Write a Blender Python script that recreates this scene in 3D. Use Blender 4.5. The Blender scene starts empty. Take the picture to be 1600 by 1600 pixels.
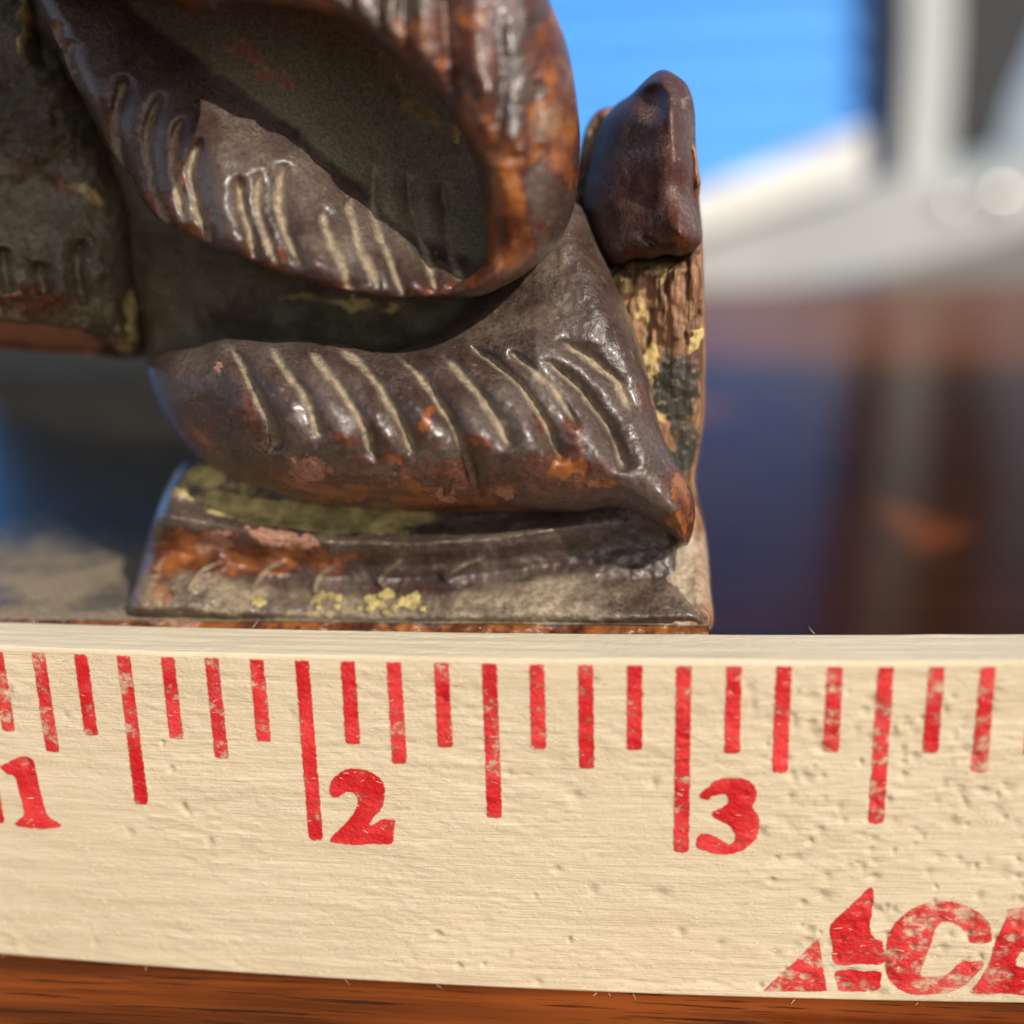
import bpy, math, random
import numpy as np
from mathutils import Matrix, Vector

# ------------------------------------------------------------------ camera, light, world
IN = 0.0254                       # everything below is laid out in inches, built in metres
sc = bpy.context.scene
CAM = np.array([2.8453, -2.5075, 2.0245])
YAW, PIT, ROL, FPX = -0.1092, 0.2460, -0.0273, 1632.97
_f = np.array([math.sin(YAW)*math.cos(PIT), math.cos(YAW)*math.cos(PIT), -math.sin(PIT)])
_r0 = np.array([math.cos(YAW), -math.sin(YAW), 0.0]); _u0 = np.cross(_r0, _f)
_r = math.cos(ROL)*_r0 + math.sin(ROL)*_u0
_u = -math.sin(ROL)*_r0 + math.cos(ROL)*_u0

cam_d = bpy.data.cameras.new('camera'); cam = bpy.data.objects.new('camera', cam_d)
sc.collection.objects.link(cam); sc.camera = cam
cam.matrix_world = Matrix(((_r[0], _u[0], -_f[0], CAM[0]*IN), (_r[1], _u[1], -_f[1], CAM[1]*IN),
                           (_r[2], _u[2], -_f[2], CAM[2]*IN), (0, 0, 0, 1)))
cam_d.sensor_width = 36.0; cam_d.lens = 36.0*FPX/1600.0
cam_d.clip_start = 0.002; cam_d.clip_end = 2000
cam_d.dof.use_dof = True
cam_d.dof.focus_distance = 2.86*IN
cam_d.dof.aperture_fstop = cam_d.lens*1e-3/(0.140*IN)

SUN_AZ, SUN_EL = math.radians(44), math.radians(33)     # to the right of straight behind the camera
S = np.array([math.sin(SUN_AZ)*math.cos(SUN_EL), -math.cos(SUN_AZ)*math.cos(SUN_EL), math.sin(SUN_EL)])
sun_d = bpy.data.lights.new('sun', 'SUN'); sun_d.energy = 4.35; sun_d.angle = math.radians(0.5)
sun_d.color = (1.0, 0.925, 0.815)
sun = bpy.data.objects.new('sun', sun_d); sc.collection.objects.link(sun)
sun.rotation_euler = Vector(S).to_track_quat('Z', 'Y').to_euler()

world = bpy.data.worlds.new('World'); sc.world = world; world.use_nodes = True
wn = world.node_tree; wn.nodes.clear()
sky = wn.nodes.new('ShaderNodeTexSky'); sky.sky_type = 'NISHITA'; sky.sun_disc = False
sky.sun_elevation = SUN_EL; sky.sun_rotation = math.pi - SUN_AZ
sky.air_density = 0.75; sky.dust_density = 2.0; sky.ozone_density = 1.0
bg = wn.nodes.new('ShaderNodeBackground'); bg.inputs[1].default_value = 0.135
wo = wn.nodes.new('ShaderNodeOutputWorld')
hs = wn.nodes.new('ShaderNodeHueSaturation'); hs.inputs['Saturation'].default_value = 0.6
wn.links.new(sky.outputs[0], hs.inputs['Color']); wn.links.new(hs.outputs[0], bg.inputs[0]); wn.links.new(bg.outputs[0], wo.inputs[0])

sc.view_settings.view_transform = 'Standard'; sc.view_settings.look = 'None'
sc.view_settings.exposure = 0.0; sc.view_settings.gamma = 1.0
sc.render.engine = 'CYCLES'; sc.cycles.use_denoising = True
sc.cycles.max_bounces = 6; sc.cycles.sample_clamp_indirect = 4.0

# ------------------------------------------------------------------ pixels -> inches
def rays(px, py):
    px = np.asarray(px, float); py = np.asarray(py, float)
    a = (px-800)/FPX; b = -(py-800)/FPX
    return _f + a[..., None]*_r + b[..., None]*_u
def at_y(px, py, Y):               # where the sight line meets the upright plane y = Y
    d = rays(px, py); t = (np.asarray(Y, float)-CAM[1])/d[..., 1]
    return CAM + d*t[..., None]
def at_z(px, py, Z):               # where the sight line meets the level plane z = Z
    d = rays(px, py); t = (np.asarray(Z, float)-CAM[2])/d[..., 2]
    return CAM + d*t[..., None]

# ------------------------------------------------------------------ numeric helpers
def _hash(ix, iy, seed):
    n = (ix.astype(np.int64)*374761393 + iy.astype(np.int64)*668265263 + seed*1274126177) & 0xffffffff
    n = ((n ^ (n >> 13))*1274126177) & 0xffffffff
    n = n ^ (n >> 16)
    return (n & 0xffff)/65535.0
def vnoise(x, y, seed=0):
    x = np.asarray(x, float); y = np.asarray(y, float)
    ix = np.floor(x); iy = np.floor(y); fx = x-ix; fy = y-iy
    fx = fx*fx*(3-2*fx); fy = fy*fy*(3-2*fy)
    a = _hash(ix, iy, seed); b = _hash(ix+1, iy, seed); c = _hash(ix, iy+1, seed); d = _hash(ix+1, iy+1, seed)
    return (a*(1-fx)+b*fx)*(1-fy) + (c*(1-fx)+d*fx)*fy
def fbm(x, y, seed=0, octv=4):
    s = 0; a = 0.5; t = 0
    for k in range(octv):
        s = s + a*vnoise(x*2**k, y*2**k, seed+17*k); t += a; a *= 0.5
    return s/t
def smooth(e0, e1, x):
    t = np.clip((x-e0)/(e1-e0), 0, 1); return t*t*(3-2*t)
def spline(pts, n=10, closed=False):          # Catmull-Rom through the points
    P = np.array(pts, float); m = len(P); out = []
    segs = m if closed else m-1
    for i in range(segs):
        if closed: p0, p1, p2, p3 = P[(i-1) % m], P[i], P[(i+1) % m], P[(i+2) % m]
        else: p0, p1, p2, p3 = P[max(i-1, 0)], P[i], P[i+1], P[min(i+2, m-1)]
        for k in range(n):
            t = k/n
            out.append(0.5*((2*p1)+(-p0+p2)*t+(2*p0-5*p1+4*p2-p3)*t*t+(-p0+3*p1-3*p2+p3)*t**3))
    if not closed: out.append(P[-1])
    return np.array(out)
def poly_sdf(u, v, poly):                     # signed distance (+ inside) and nearest boundary point
    u = u.ravel(); v = v.ravel()
    best = np.full(u.shape, 1e18); bu = np.zeros_like(u); bv = np.zeros_like(v)
    inside = np.zeros(u.shape, bool)
    A = poly; B = np.roll(poly, -1, 0)
    for (ax, ay), (bx, by) in zip(A, B):
        ex, ey = bx-ax, by-ay; L = ex*ex+ey*ey
        if L < 1e-18: continue
        t = np.clip(((u-ax)*ex+(v-ay)*ey)/L, 0, 1)
        qx = ax+t*ex; qy = ay+t*ey
        d = (u-qx)**2+(v-qy)**2; m = d < best
        best[m] = d[m]; bu[m] = qx[m]; bv[m] = qy[m]
        if by != ay:
            c = ((ay > v) != (by > v)) & (u < (bx-ax)*(v-ay)/(by-ay)+ax)
            inside ^= c
    d = np.sqrt(best); d[~inside] *= -1
    return d, bu, bv
def line_dist(u, v, line):                    # distance to an open polyline and the position 0..1 along it
    best = np.full(u.shape, 1e18); pos = np.zeros(u.shape); side = np.zeros(u.shape); n = len(line)-1
    for i in range(n):
        (ax, ay), (bx, by) = line[i], line[i+1]
        ex, ey = bx-ax, by-ay; L = ex*ex+ey*ey+1e-12
        t = np.clip(((u-ax)*ex+(v-ay)*ey)/L, 0, 1)
        d = (u-ax-t*ex)**2+(v-ay-t*ey)**2; m = d < best
        best[m] = d[m]; pos[m] = ((i+t)/n)[m]; side[m] = (ex*(v-ay)-ey*(u-ax))[m]
    return np.sqrt(best), pos, np.sign(side)
def tps(ctrl):                                # thin-plate surface through (u, v, value)
    C = np.array(ctrl, float); x = C[:, :2]/1000; z = C[:, 2]; n = len(C)
    def K(r2): return r2*np.log(r2+1e-12)
    r2 = ((x[:, None]-x[None])**2).sum(-1)
    M = np.zeros((n+3, n+3)); M[:n, :n] = K(r2)+1e-4*np.eye(n); M[:n, n] = 1; M[:n, n+1:] = x; M[n, :n] = 1; M[n+1:, :n] = x.T
    w = np.linalg.solve(M, np.concatenate([z, [0, 0, 0]]))
    def f(u, v):
        q = np.stack([u, v], -1)/1000
        return K(((q[..., None, :]-x)**2).sum(-1))@w[:n] + w[n] + q@w[n+1:]
    return f
def blobs(u, v, spots):                       # soft elliptical patches (u, v, ru, rv, angle deg, strength)
    o = np.zeros(u.shape)
    u, v = u+34*(fbm(u/24, v/24, 201, 4)-.5)+12*(fbm(u/6, v/6, 203, 2)-.5), v+34*(fbm(u/24, v/24, 202, 4)-.5)+12*(fbm(u/6, v/6, 204, 2)-.5)
    for (cu, cv, ru, rv, an, st) in spots:
        a = math.radians(an); du = u-cu; dv = v-cv
        x = du*math.cos(a)+dv*math.sin(a); y = -du*math.sin(a)+dv*math.cos(a)
        o = np.maximum(o, st*np.clip(1.6-np.sqrt((x/ru)**2+(y/rv)**2), 0, 1))
    return o

# ------------------------------------------------------------------ object helpers
COL = sc.collection
def link(o, parent=None):
    COL.objects.link(o)
    if parent is not None: o.parent = parent
    return o
def mesh_obj(name, V, F, mat, parent=None, attrs=None, smooth_=True):
    me = bpy.data.meshes.new(name)
    me.from_pydata((np.asarray(V, float)*IN).tolist() if not isinstance(V, list) else [tuple(c*IN for c in p) for p in V], [], F if isinstance(F, list) else F.tolist())
    if attrs:
        for k, a in attrs.items():
            at = me.attributes.new(k, 'FLOAT', 'POINT'); at.data.foreach_set('value', np.asarray(a, np.float32))
    if smooth_: me.polygons.foreach_set('use_smooth', [True]*len(me.polygons))
    me.materials.append(mat); me.update()
    return link(bpy.data.objects.new(name, me), parent)
def thing(name, label, cat, loc=(0, 0, 0)):
    o = bpy.data.objects.new(name, None); o.location = [c*IN for c in loc]; o.empty_display_size = 0.01
    o['label'] = label; o['category'] = cat
    return link(o)
def keep(o, parent):                          # parent without moving
    o.parent = parent; o.matrix_parent_inverse = Matrix.Translation(parent.location).inverted(); return o

def grid_in(poly, step):
    u0, v0 = poly.min(0)-step*1.01; u1, v1 = poly.max(0)+step*1.01
    us = np.arange(u0, u1+step, step); vs = np.arange(v0, v1+step, step)
    U, Vv = np.meshgrid(us, vs); d, bu, bv = poly_sdf(U, Vv, poly)
    nu, nv = len(us), len(vs); ins = (d > 0).reshape(nv, nu)
    cell = ins[:-1, :-1] | ins[1:, :-1] | ins[:-1, 1:] | ins[1:, 1:]
    j, i = np.nonzero(cell); a = j*nu+i
    quads = np.stack([a, a+1, a+1+nu, a+nu], 1)      # v runs down the picture
    used = np.unique(quads); rem = np.full(nu*nv, -1); rem[used] = np.arange(len(used))
    quads = rem[quads]
    u = U.ravel()[used].copy(); v = Vv.ravel()[used].copy(); dd = d[used].copy(); out = dd <= 0
    near = dd < 0.30*step
    u[near] = bu[used][near]; v[near] = bv[used][near]; dd[near] = 0; out = near
    return u, v, dd, out, quads

def relief(name, outline, T, mat, parent, edge_r=40, edge_y=0.1, thick=0.15, step=3.0, detail=None, n=8, back_flat=None):
    """A closed carved solid: its outline is traced in pixels, T gives how far back (inches) its front lies,
    the rim rolls back by edge_y over edge_r, and the back closes it."""
    poly = spline(outline, n, True)
    u, v, d, rim, quads = grid_in(poly, step)
    base = (T(u, v) if callable(T) else tps(T)(u, v))
    t = np.clip(d/edge_r, 0, 1); prof = np.sqrt(np.clip(1-(1-t)**2, 0, 1))
    yf = base+edge_y*(1-prof); attrs = {}
    if detail is not None:
        dy, attrs = detail(u, v, d); yf = yf+dy*np.clip(d/8.0, 0, 1)
    tb = np.clip(d/(edge_r*0.8), 0, 1)
    yb = base+edge_y+thick*np.sqrt(np.clip(1-(1-tb)**2, 0, 1))
    yb = np.maximum(yb, yf+0.01)
    yb[rim] = yf[rim]
    F = at_y(u, v, yf); B = at_y(u, v, yb); N = len(u)
    idx = np.arange(N); bi = np.full(N, -1); inner = ~rim
    bi[inner] = N+np.arange(inner.sum()); bi[rim] = idx[rim]
    V = np.concatenate([F, B[inner]])
    fq = quads[:, ::-1]; bq = bi[quads]
    allrim = rim[quads].all(1); bq = bq[~allrim]
    A = {k: np.concatenate([a, a[inner]*0]) for k, a in attrs.items()}
    return mesh_obj(name, V, np.concatenate([fq, bq]), mat, parent, A)

def box_mesh(x0, x1, y0, y1, z0, z1, bev=0.0):
    b = bev
    V = []; F = []
    if b <= 0:
        V = [(x, y, z) for z in (z0, z1) for y in (y0, y1) for x in (x0, x1)]
        F = [(0, 2, 3, 1), (4, 5, 7, 6), (0, 1, 5, 4), (2, 6, 7, 3), (0, 4, 6, 2), (1, 3, 7, 5)]
        return V, F
    import bmesh
    bm = bmesh.new()
    for p in [(x, y, z) for z in (z0, z1) for y in (y0, y1) for x in (x0, x1)]: bm.verts.new(p)
    bm.verts.ensure_lookup_table()
    for f in [(0, 2, 3, 1), (4, 5, 7, 6), (0, 1, 5, 4), (2, 6, 7, 3), (0, 4, 6, 2), (1, 3, 7, 5)]:
        bm.faces.new([bm.verts[i] for i in f])
    bmesh.ops.bevel(bm, geom=list(bm.edges), offset=b, segments=3, profile=0.5, affect='EDGES')
    bm.verts.index_update()
    V = [tuple(v.co) for v in bm.verts]; F = [tuple(v.index for v in f.verts) for f in bm.faces]
    bm.free(); return V, F

# ------------------------------------------------------------------ materials
class NT:
    def __init__(self, name):
        self.m = bpy.data.materials.new(name); self.m.use_nodes = True
        self.t = self.m.node_tree; self.t.nodes.clear()
        self.out = self.t.nodes.new('ShaderNodeOutputMaterial')
        self.b = self.t.nodes.new('ShaderNodeBsdfPrincipled'); self.t.links.new(self.b.outputs[0], self.out.inputs[0])
        self._c = None
    def n(self, kind, **kw):
        nd = self.t.nodes.new(kind)
        for k, v in kw.items(): setattr(nd, k, v)
        return nd
    def set(self, sock, v):
        if isinstance(v, bpy.types.NodeSocket): self.t.links.new(v, sock)
        else: sock.default_value = v
    def coord(self, sx=1, sy=1, sz=1):         # object space in inches
        if self._c is None: self._c = self.n('ShaderNodeTexCoord').outputs['Object']
        mp = self.n('ShaderNodeMapping'); self.t.links.new(self._c, mp.inputs[0])
        mp.inputs['Scale'].default_value = (sx/IN, sy/IN, sz/IN); return mp.outputs[0]
    def noise(self, scale, detail=4, rough=0.55, vec=None, dist=0.0):
        nd = self.n('ShaderNodeTexNoise'); self.set(nd.inputs['Vector'], vec if vec is not None else self.coord())
        nd.inputs['Scale'].default_value = scale; nd.inputs['Detail'].default_value = detail
        nd.inputs['Roughness'].default_value = rough; nd.inputs['Distortion'].default_value = dist
        return nd.outputs['Fac']
    def attr(self, name):
        nd = self.n('ShaderNodeAttribute', attribute_name=name); return nd.outputs['Fac']
    def math(self, op, a, b=0.0, c=0.0, clamp=False):
        nd = self.n('ShaderNodeMath', operation=op, use_clamp=clamp)
        for s, v in zip(nd.inputs, (a, b, c)): self.set(s, v)
        return nd.outputs[0]
    def ramp(self, x, lo, hi, o0=0.0, o1=1.0):
        nd = self.n('ShaderNodeMapRange', interpolation_type='SMOOTHSTEP')
        self.set(nd.inputs[0], x)
        for k, v in zip((1, 2, 3, 4), (lo, hi, o0, o1)): self.set(nd.inputs[k], v)
        return nd.outputs[0]
    def mix(self, f, a, b):
        nd = self.n('ShaderNodeMix', data_type='RGBA'); self.set(nd.inputs[0], f)
        self.set(nd.inputs[6], a if isinstance(a, bpy.types.NodeSocket) else (*a, 1)); self.set(nd.inputs[7], b if isinstance(b, bpy.types.NodeSocket) else (*b, 1))
        return nd.outputs[2]
    def fmix(self, f, a, b):
        nd = self.n('ShaderNodeMix', data_type='FLOAT'); self.set(nd.inputs[0], f); self.set(nd.inputs[2], a); self.set(nd.inputs[3], b)
        return nd.outputs[0]
    def bump(self, h, dist, strength=1.0, normal=None):
        nd = self.n('ShaderNodeBump'); self.set(nd.inputs['Height'], h); nd.inputs['Distance'].default_value = dist*IN
        nd.inputs['Strength'].default_value = strength
        if normal is not None: self.t.links.new(normal, nd.inputs['Normal'])
        return nd.outputs[0]
    def p(self, **kw):
        for k, v in kw.items():
            s = self.b.inputs[k.replace('_', ' ')]
            self.set(s, (*v, 1) if isinstance(v, tuple) and len(v) == 3 else v)
        return self.m

def lacquer_mat(name, dark=(0.030, 0.017, 0.013), mid=(0.085, 0.060, 0.050), rough=0.34, coat=0.14, spec=0.5, haze=0.62):
    m = NT(name)
    n1 = m.noise(3.5, 5, 0.6); n2 = m.noise(14, 5, 0.65); n3 = m.noise(55, 3, 0.6); n4 = m.noise(7, 6, 0.7, dist=0.4)
    col = m.mix(m.ramp(n1, 0.35, 0.68), dark, mid)
    col = m.mix(m.math('MULTIPLY', m.ramp(n2, 0.50, 0.70), 0.65), col, (0.050, 0.017, 0.011))
    gran = m.noise(95, 3, 0.7)
    film = m.math('MULTIPLY', m.ramp(m.noise(6, 6, 0.7, dist=0.6), 0.46, 0.70), m.ramp(gran, 0.30, 0.62))
    col = m.mix(m.math('MULTIPLY', film, haze), col, (0.225, 0.186, 0.138))
    col = m.mix(m.math('MULTIPLY', m.ramp(gran, 0.52, 0.36), 0.45), col, (0.016, 0.010, 0.008))
    def mask(a, amp, lo=0.42, hi=0.56):
        return m.ramp(m.math('ADD', m.attr(a), m.math('MULTIPLY', m.math('SUBTRACT', n4, 0.5), amp)), lo, hi)
    col = m.mix(m.math('MULTIPLY', mask('wear', 1.2, 0.18, 0.42), 0.85), col, m.mix(m.ramp(n3, 0.4, 0.65), (0.060, 0.016, 0.010), (0.125, 0.040, 0.024)))
    wear = mask('wear', 1.3)
    wcol = m.mix(m.ramp(m.noise(9, 4, 0.6), 0.35, 0.65), (0.070, 0.018, 0.008), (0.30, 0.100, 0.024))
    wcol = m.mix(m.ramp(n3, 0.5, 0.8), wcol, (0.16, 0.05, 0.016))
    col = m.mix(wear, col, wcol)
    grime_shade_lift = mask('grime_shade_lift', 0.8, 0.30, 0.62)
    col = m.mix(m.math('MULTIPLY', grime_shade_lift, 0.85), col, m.mix(m.ramp(gran, 0.3, 0.7), (0.14, 0.126, 0.070), (0.28, 0.25, 0.15)))
    chip = mask('chip', 0.9)
    ccol = m.mix(m.ramp(m.noise(1.0, 4, 0.7, m.coord(60, 60, 8)), 0.3, 0.7), (0.26, 0.11, 0.07), (0.42, 0.23, 0.15))
    col = m.mix(chip, col, ccol)
    crust = mask('crust', 1.5, 0.38, 0.62)
    kcol = m.mix(m.ramp(n2, 0.35, 0.65), (0.22, 0.175, 0.060), (0.56, 0.44, 0.17))
    col = m.mix(crust, col, kcol)
    dust = m.math('MULTIPLY', mask('dust', 0.9, 0.22, 0.90), m.ramp(gran, 0.25, 0.5, 0.55, 1.0))
    dcol = m.mix(m.ramp(n3, 0.3, 0.7), (0.18, 0.138, 0.090), (0.36, 0.285, 0.188))
    col = m.mix(dust, col, dcol)
    # thin film of dust specks everywhere
    speck = m.ramp(m.noise(42, 2, 0.5), 0.66, 0.74)
    col = m.mix(m.math('MULTIPLY', speck, 0.35), col, (0.30, 0.25, 0.18))
    matte = m.math('MAXIMUM', m.math('MAXIMUM', dust, crust), m.math('MAXIMUM', chip, m.math('MULTIPLY', grime_shade_lift, 0.6)))
    rg = m.math('ADD', m.math('MULTIPLY', n2, 0.22), rough-0.11)
    rg = m.fmix(matte, rg, 0.85)
    h = m.math('ADD', m.math('MULTIPLY', n3, 0.35), m.math('MULTIPLY', m.noise(120, 3, 0.7), 0.55))
    h = m.math('ADD', h, m.math('MULTIPLY', wear, -0.35))
    h = m.math('ADD', h, m.math('MULTIPLY', crust, 0.7))
    h = m.math('ADD', h, m.math('MULTIPLY', n2, 0.35))
    m.p(Base_Color=col, Roughness=rg, Normal=m.bump(h, 0.009, 0.5), IOR=1.5, Specular_IOR_Level=spec, Coat_Weight=m.fmix(matte, coat, 0.0), Coat_Roughness=0.19)
    return m.m
M_LAC = lacquer_mat('old_lacquer', (0.046, 0.025, 0.020), (0.125, 0.094, 0.079), 0.29, 0.30, 0.5, 0.42)
M_CAP = lacquer_mat('plum_lacquer', (0.070, 0.028, 0.026), (0.130, 0.066, 0.060), 0.42, 0.08, 0.30, 0.55)
M_OLIVE = lacquer_mat('grimy_lacquer', (0.055, 0.048, 0.025), (0.150, 0.132, 0.076), 0.58, 0.0, 0.35)
M_BASE = lacquer_mat('base_lacquer', (0.005, 0.005, 0.004), (0.030, 0.027, 0.017), 0.16, 0.0, 0.45, 0.45)

def post_mat():
    m = NT('bare_carved_wood')
    g = m.noise(1.0, 5, 0.65, m.coord(34, 34, 3.2), 0.3); g2 = m.noise(1.0, 4, 0.6, m.coord(70, 70, 9)); n = m.noise(6, 5, 0.65); n3 = m.noise(60, 3)
    col = m.mix(m.ramp(g, 0.36, 0.62), (0.085, 0.034, 0.018), (0.30, 0.15, 0.070))
    col = m.mix(m.math('MULTIPLY', m.ramp(g2, 0.5, 0.7), 0.6), col, (0.42, 0.27, 0.11))
    def mask(a, amp, lo=0.42, hi=0.58):
        return m.ramp(m.math('ADD', m.attr(a), m.math('MULTIPLY', m.math('SUBTRACT', n, 0.5), amp)), lo, hi)
    k = mask('crust', 1.0)
    col = m.mix(k, col, m.mix(m.ramp(g2, 0.3, 0.7), (0.40, 0.28, 0.085), (0.62, 0.48, 0.20)))
    dk = mask('dark', 0.9)
    col = m.mix(dk, col, m.mix(m.ramp(n3, 0.55, 0.72), (0.030, 0.026, 0.017), (0.24, 0.19, 0.10)))
    du = mask('dust', 0.8, 0.3, 0.7)
    col = m.mix(du, col, m.mix(m.ramp(n3, 0.3, 0.7), (0.27, 0.20, 0.13), (0.46, 0.36, 0.25)))
    h = m.math('ADD', m.math('MULTIPLY', g, 1.0), m.math('MULTIPLY', n3, 0.4))
    m.p(Base_Color=col, Roughness=0.62, Normal=m.bump(h, 0.010, 0.6))
    return m.m
M_POST = post_mat()

def ruler_mat(name, c0, c1, c2):
    m = NT(name)
    gr = m.noise(1.0, 6, 0.65, m.coord(1.1, 40, 40)); gr2 = m.noise(1.0, 5, 0.6, m.coord(5, 150, 150)); cl = m.noise(2.2, 4, 0.6, m.coord(0.7, 1, 1.4))
    fz = m.noise(1.0, 5, 0.7, m.coord(24, 44, 44)); fz2 = m.noise(75, 3, 0.6)
    col = m.mix(m.ramp(gr, 0.3, 0.7), c0, c1)
    col = m.mix(m.math('MULTIPLY', m.ramp(gr2, 0.45, 0.75), 0.35), col, c2)
    col = m.mix(m.math('MULTIPLY', m.ramp(cl, 0.5, 0.75), 0.45), col, c0)
    col = m.mix(m.math('MULTIPLY', m.ramp(m.noise(1.0, 5, 0.7, m.coord(0.9, 12, 12)), 0.54, 0.74), 0.40), col, (0.44, 0.325, 0.185))
    dent = m.attr('dent')
    col = m.mix(m.math('MULTIPLY', dent, 0.35), col, (0.20, 0.145, 0.085))
    h = m.math('ADD', m.math('MULTIPLY', m.math('MULTIPLY', fz, m.ramp(cl, 0.30, 0.62)), 0.8), m.math('MULTIPLY', fz2, 0.22))
    h = m.math('ADD', h, m.math('MULTIPLY', gr2, 0.42))
    m.p(Base_Color=col, Roughness=0.75, Normal=m.bump(h, 0.009, 0.7), Specular_IOR_Level=0.25)
    return m.m
M_RUL = ruler_mat('pale_basswood', (0.55, 0.455, 0.295), (0.65, 0.555, 0.385), (0.74, 0.65, 0.48))
M_RTOP = ruler_mat('sawn_basswood_edge', (0.66, 0.57, 0.41), (0.72, 0.64, 0.48), (0.76, 0.69, 0.54))

def ink_mat():
    m = NT('worn_red_ink')
    a = m.noise(1.0, 5, 0.7, m.coord(17, 26, 26)); b = m.noise(1.0, 3, 0.6, m.coord(5, 7, 7)); c = m.noise(90, 2, 0.6)
    e = m.attr('edge'); w = m.attr('worn')
    col = m.mix(m.ramp(b, 0.35, 0.65), (0.50, 0.010, 0.013), (0.68, 0.045, 0.045))
    k = m.math('ADD', m.math('MULTIPLY', a, 0.74), m.math('MULTIPLY', b, 0.26))
    k = m.math('ADD', k, m.math('MULTIPLY', m.math('SUBTRACT', c, 0.5), 0.18))
    hole = m.ramp(m.math('ADD', k, w), 0.49, 0.68, 0.0, 0.85)
    ragg = m.ramp(m.math('ADD', e, m.math('ADD', m.math('MULTIPLY', m.math('SUBTRACT', c, 0.5), 1.0), m.math('MULTIPLY', m.math('SUBTRACT', a, 0.5), 0.8))), 0.05, 0.75, 1.0, 0.0)
    hole = m.math('MAXIMUM', hole, ragg)
    fz = m.noise(1.0, 4, 0.65, m.coord(22, 34, 34))
    m.p(Base_Color=col, Roughness=0.55, Normal=m.bump(m.math('ADD', fz, m.math('MULTIPLY', c, 0.5)), 0.010, 0.7), Specular_IOR_Level=0.35,
        Alpha=m.math('SUBTRACT', 1.0, hole))
    return m.m
M_INK = ink_mat()

def fuzz_mat():
    m = NT('wood_fuzz'); m.p(Base_Color=(0.80, 0.70, 0.52), Roughness=0.7); return m.m
M_FUZZ = fuzz_mat()

def table_mat():
    m = NT('varnished_walnut')
    g = m.noise(1.0, 5, 0.6, m.coord(0.5, 9, 9), 0.3); p = m.noise(1.0, 4, 0.65, m.coord(1.8, 48, 48)); s = m.noise(0.35, 3, 0.5)
    col = m.mix(m.ramp(g, 0.32, 0.68), (0.062, 0.014, 0.004), (0.235, 0.057, 0.010))
    col = m.mix(m.math('MULTIPLY', m.ramp(p, 0.54, 0.64), 0.9), col, (0.030, 0.009, 0.004))
    col = m.mix(m.math('MULTIPLY', m.ramp(s, 0.5, 0.8), 0.3), col, (0.10, 0.032, 0.008))
    rg = m.math('ADD', 0.10, m.math('MULTIPLY', m.noise(1.5, 4), 0.10))
    nb = m.bump(p, 0.002, 0.25)
    m.p(Base_Color=col, Roughness=0.6, Specular_IOR_Level=0.0, Normal=nb)
    # worn varnish: a thin satin coat whose sheen rises towards grazing light
    gl = m.n('ShaderNodeBsdfGlossy'); m.set(gl.inputs['Roughness'], rg); m.set(gl.inputs['Normal'], nb)
    lw = m.n('ShaderNodeLayerWeight'); lw.inputs['Blend'].default_value = 0.5
    fac = m.math('ADD', 0.012, m.math('MULTIPLY', m.math('POWER', lw.outputs['Facing'], 4.2), 0.28))
    mx = m.n('ShaderNodeMixShader'); m.set(mx.inputs[0], fac)
    m.t.links.new(m.b.outputs[0], mx.inputs[1]); m.t.links.new(gl.outputs[0], mx.inputs[2]); m.t.links.new(mx.outputs[0], m.out.inputs[0])
    return m.m
M_TAB = table_mat()

def plain(name, c0, c1, scale, rough=0.6, bump=0.0, spec=0.5):
    m = NT(name); n = m.noise(scale, 5, 0.6)
    kw = dict(Base_Color=m.mix(m.ramp(n, 0.3, 0.7), c0, c1), Roughness=rough, Specular_IOR_Level=spec)
    if bump: kw['Normal'] = m.bump(n, bump, 0.6)
    return m.p(**kw)
M_SIDING = plain('sky_blue_siding_paint', (0.075, 0.35, 0.90), (0.090, 0.385, 0.93), 0.02, 0.6)
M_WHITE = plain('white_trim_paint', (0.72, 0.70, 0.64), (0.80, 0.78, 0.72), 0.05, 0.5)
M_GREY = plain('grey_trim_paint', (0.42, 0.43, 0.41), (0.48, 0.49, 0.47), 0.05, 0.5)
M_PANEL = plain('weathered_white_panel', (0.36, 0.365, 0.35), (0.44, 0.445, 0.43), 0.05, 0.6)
M_NAVY = plain('navy_wall_shadow', (0.010, 0.022, 0.050), (0.014, 0.030, 0.065), 0.05, 0.45)
M_CHAR = plain('charcoal_paint', (0.014, 0.016, 0.018), (0.020, 0.022, 0.026), 0.05, 0.7)
M_STEEL = plain('dull_steel', (0.55, 0.52, 0.48), (0.62, 0.60, 0.56), 0.5, 0.25)
M_STEEL.node_tree.nodes['Principled BSDF'].inputs['Metallic'].default_value = 1.0
M_GROUND = plain('patio_concrete', (0.17, 0.15, 0.125), (0.24, 0.215, 0.18), 0.03, 0.85)
M_SHADE = plain('shade_sheet_matte', (0.10, 0.09, 0.08), (0.14, 0.13, 0.11), 0.3, 0.9)

# ------------------------------------------------------------------ the setting: ground, table
GZ = -29.0
g = mesh_obj('ground', [(-9e4, -9e4, GZ), (9e4, -9e4, GZ), (9e4, 9e4, GZ), (-9e4, 9e4, GZ)], [(0, 1, 2, 3)], M_GROUND, smooth_=False)
g['kind'] = 'structure'

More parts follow.
